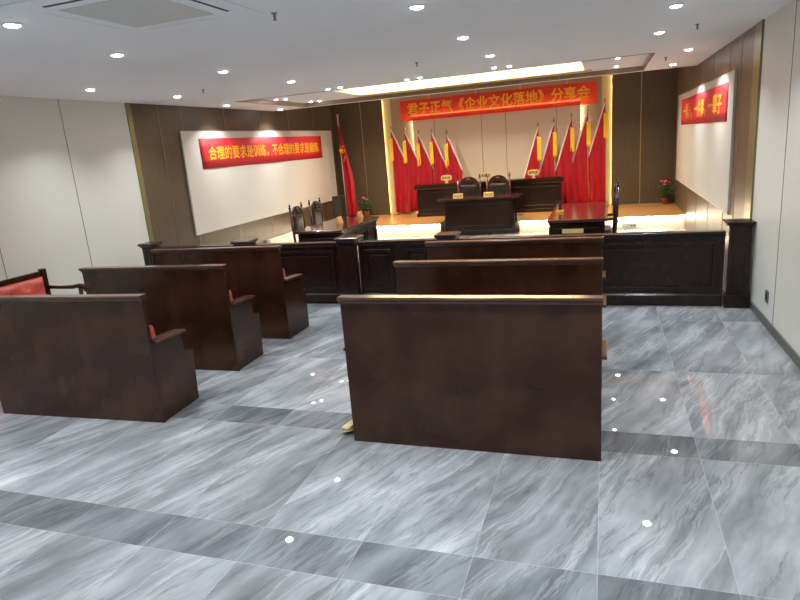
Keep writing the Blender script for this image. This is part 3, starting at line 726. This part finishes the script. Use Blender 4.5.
BIGS = [(-3.73, 4.28, 'white downlight below the near corner of the air vent'),
        (-5.49, 5.78, 'white downlight above the left white wall, nearest that wall'),
        (-5.50, 7.31, 'white downlight where the left white wall meets the wood panelling'),
        (-3.745, 5.79, 'white downlight left of the ceiling middle, second in its row past the air vent'),
        (-6.00, 9.24, 'white downlight above the near half of the left white board'),
        (-3.72, 7.23, 'white downlight in front of the left end of the tray ceiling'),
        (-6.06, 11.17, 'white downlight above the far half of the left white board'),
        (-1.19, 4.25, 'white downlight at the top middle of the picture, nearest of its row'),
        (-1.195, 5.72, 'white downlight in the ceiling middle, second of its row'),
        (-1.20, 7.14, 'white downlight in the ceiling middle, nearest to the bright cove'),
        (.53, 5.59, 'white downlight at the top right, nearest to the right white wall'),
        (.515, 7.00, 'white downlight on the right, second of its row, left of a sprinkler'),
        (1.005, 8.90, 'white downlight above the near end of the right white board'),
        (1.005, 10.79, 'white downlight above the far end of the right white board')]
for x, y, l in BIGS: copy_tree(big, (x, y, ZC), None, l)
SMALLS = [(-3.62, 8.54, ZC, 'small downlight of the left pair just before the tray ceiling, right one'),
          (-2.60, 8.53, ZC, 'small downlight of the middle pair before the bright cove, left one'),
          (-2.40, 8.48, ZC, 'small downlight of the middle pair before the bright cove, right one'),
          (-1.355, 8.335, ZC, 'small downlight of the right pair before the bright cove, left one'),
          (-1.165, 8.36, ZC, 'small downlight of the right pair before the bright cove, right one'),
          (-5.42, 9.90, tz, 'small downlight inside the left end of the tray, nearer pair, left one'),
          (-5.30, 10.02, tz, 'small downlight inside the left end of the tray, nearer pair, right one'),
          (-5.30, 11.02, tz, 'small downlight inside the left end of the tray, farther pair, left one'),
          (-5.16, 11.10, tz, 'small downlight inside the left end of the tray, farther pair, right one'),
          (.18, 9.62, tz, 'small downlight inside the right end of the tray, nearer one'),
          (.18, 10.85, tz, 'small downlight inside the right end of the tray, farther one')]
for x, y, z, l in SMALLS: copy_tree(small, (x, y, z), None, l)
for x in (-5.5, -3.73, -1.19, .53):
    for y in (-1.6, -.1, 1.4, 2.8):
        if (x, y) == (-3.73, 2.8): continue
        copy_tree(big, (x, y, ZC), None, 'white downlight in the ceiling behind and above the viewer', 'downlights out of the picture')
# stage lamps behind the ceiling edge (hidden by it, they wash the back wall and the flags)
warm = downlight_mesh('downlight in the raised ceiling over the stage, hidden by the ceiling edge', -5.3, 12.75, ZT, group='stage downlights')
lamp(0, 0, -.021, EN*1.8, col=(1, .86, .66)).parent = warm
for x in (-4.0, -2.6, -1.2, .3): copy_tree(warm, (x, 12.75, ZT), None, 'downlight in the raised ceiling over the stage, hidden by the ceiling edge', 'stage downlights')

def sprinkler(label, x, y, z=ZC):
    t = thing('sprinkler_head', label, 'sprinkler', (x, y, z)); t.scale = (.75, .75, .75)
    q = MB(); q.lathe([(.0, 0), (.028, 0), (.026, -.006), (.012, -.012), (.012, -.03), (.0, -.03)], n=12); q.build('escutcheon', M_['steel'], t, smooth=True)
    q = MB(); q.lathe([(.0, -.031), (.010, -.031), (.008, -.052), (.020, -.055), (.020, -.059), (.0, -.059)], n=12); q.build('deflector', M_['steel'], t, smooth=True)
SPR = 0
from math import cos, sin
sprinkler('sprinkler head right of the air vent in the open ceiling', -2.03, 3.82)
sprinkler('sprinkler head left of the ceiling middle, above the left white board', -4.85, 6.99)
sprinkler('sprinkler head before the bright cove, ceiling middle', -2.0, 6.98)
sprinkler('sprinkler head at the right, between two downlights near the right wall', .835, 6.80)
sprinkler('sprinkler head at the right end, just right of the tray ceiling', .80, 9.6)

# air conditioner cassette
t = thing('air_vent', 'square ceiling air conditioner vent with grey grille at the top left', 'air vent', (-2.60, 3.24, ZC))
q = MB(); q.box(-.525, .525, -.525, .525, -.012, 0); q.build('face_plate', M_['paint'], t, bevel=.004)
q = MB(); q.box(-.30, .30, -.31, .31, -.015, -.0125); q.build('grille', M_['grille'], t, bevel=.001)
for a in range(4):
    q = MB(); q.box(-.30, .30, .395, .415, -.0145, -.0125); q.build('slot', M_['slot'] if a > 1 else M_['trim'], t, xf=Matrix.Rotation(a*PI/2, 4, 'Z'))

# ------------------------------------------------------------------ world, camera, view
wd = bpy.data.worlds.new('World'); S.world = wd; wd.use_nodes = True
wd.node_tree.nodes['Background'].inputs[0].default_value = (.02, .02, .02, 1)
yaw, pit, rol, F = -3.34655559e-01, 2.47551672e-01, -8.09365236e-02, 605.35
fv = Vector((sin(yaw)*cos(pit), cos(yaw)*cos(pit), -sin(pit)))
rv = Vector((cos(yaw), -sin(yaw), 0)); uv = rv.cross(fv)
r2 = cos(rol)*rv+sin(rol)*uv; u2 = -sin(rol)*rv+cos(rol)*uv
cd = bpy.data.cameras.new('camera'); cam = bpy.data.objects.new('camera', cd); COL.objects.link(cam)
cam.matrix_world = Matrix(((r2.x, u2.x, -fv.x, 0), (r2.y, u2.y, -fv.y, 0), (r2.z, u2.z, -fv.z, 1.9), (0, 0, 0, 1)))
cd.sensor_fit = 'HORIZONTAL'; cd.sensor_width = 36; cd.lens = F*36/800; cd.clip_start = .05
S.camera = cam
S.view_settings.view_transform = 'Standard'; S.view_settings.look = 'None'; S.view_settings.exposure = .36; S.view_settings.gamma = 1.
S.view_settings.use_curve_mapping = False
S.cycles.use_denoising = True
S.cycles.max_bounces = 8; S.cycles.diffuse_bounces = 5; S.cycles.glossy_bounces = 4; S.cycles.transparent_max_bounces = 8
S.cycles.sample_clamp_indirect = 8
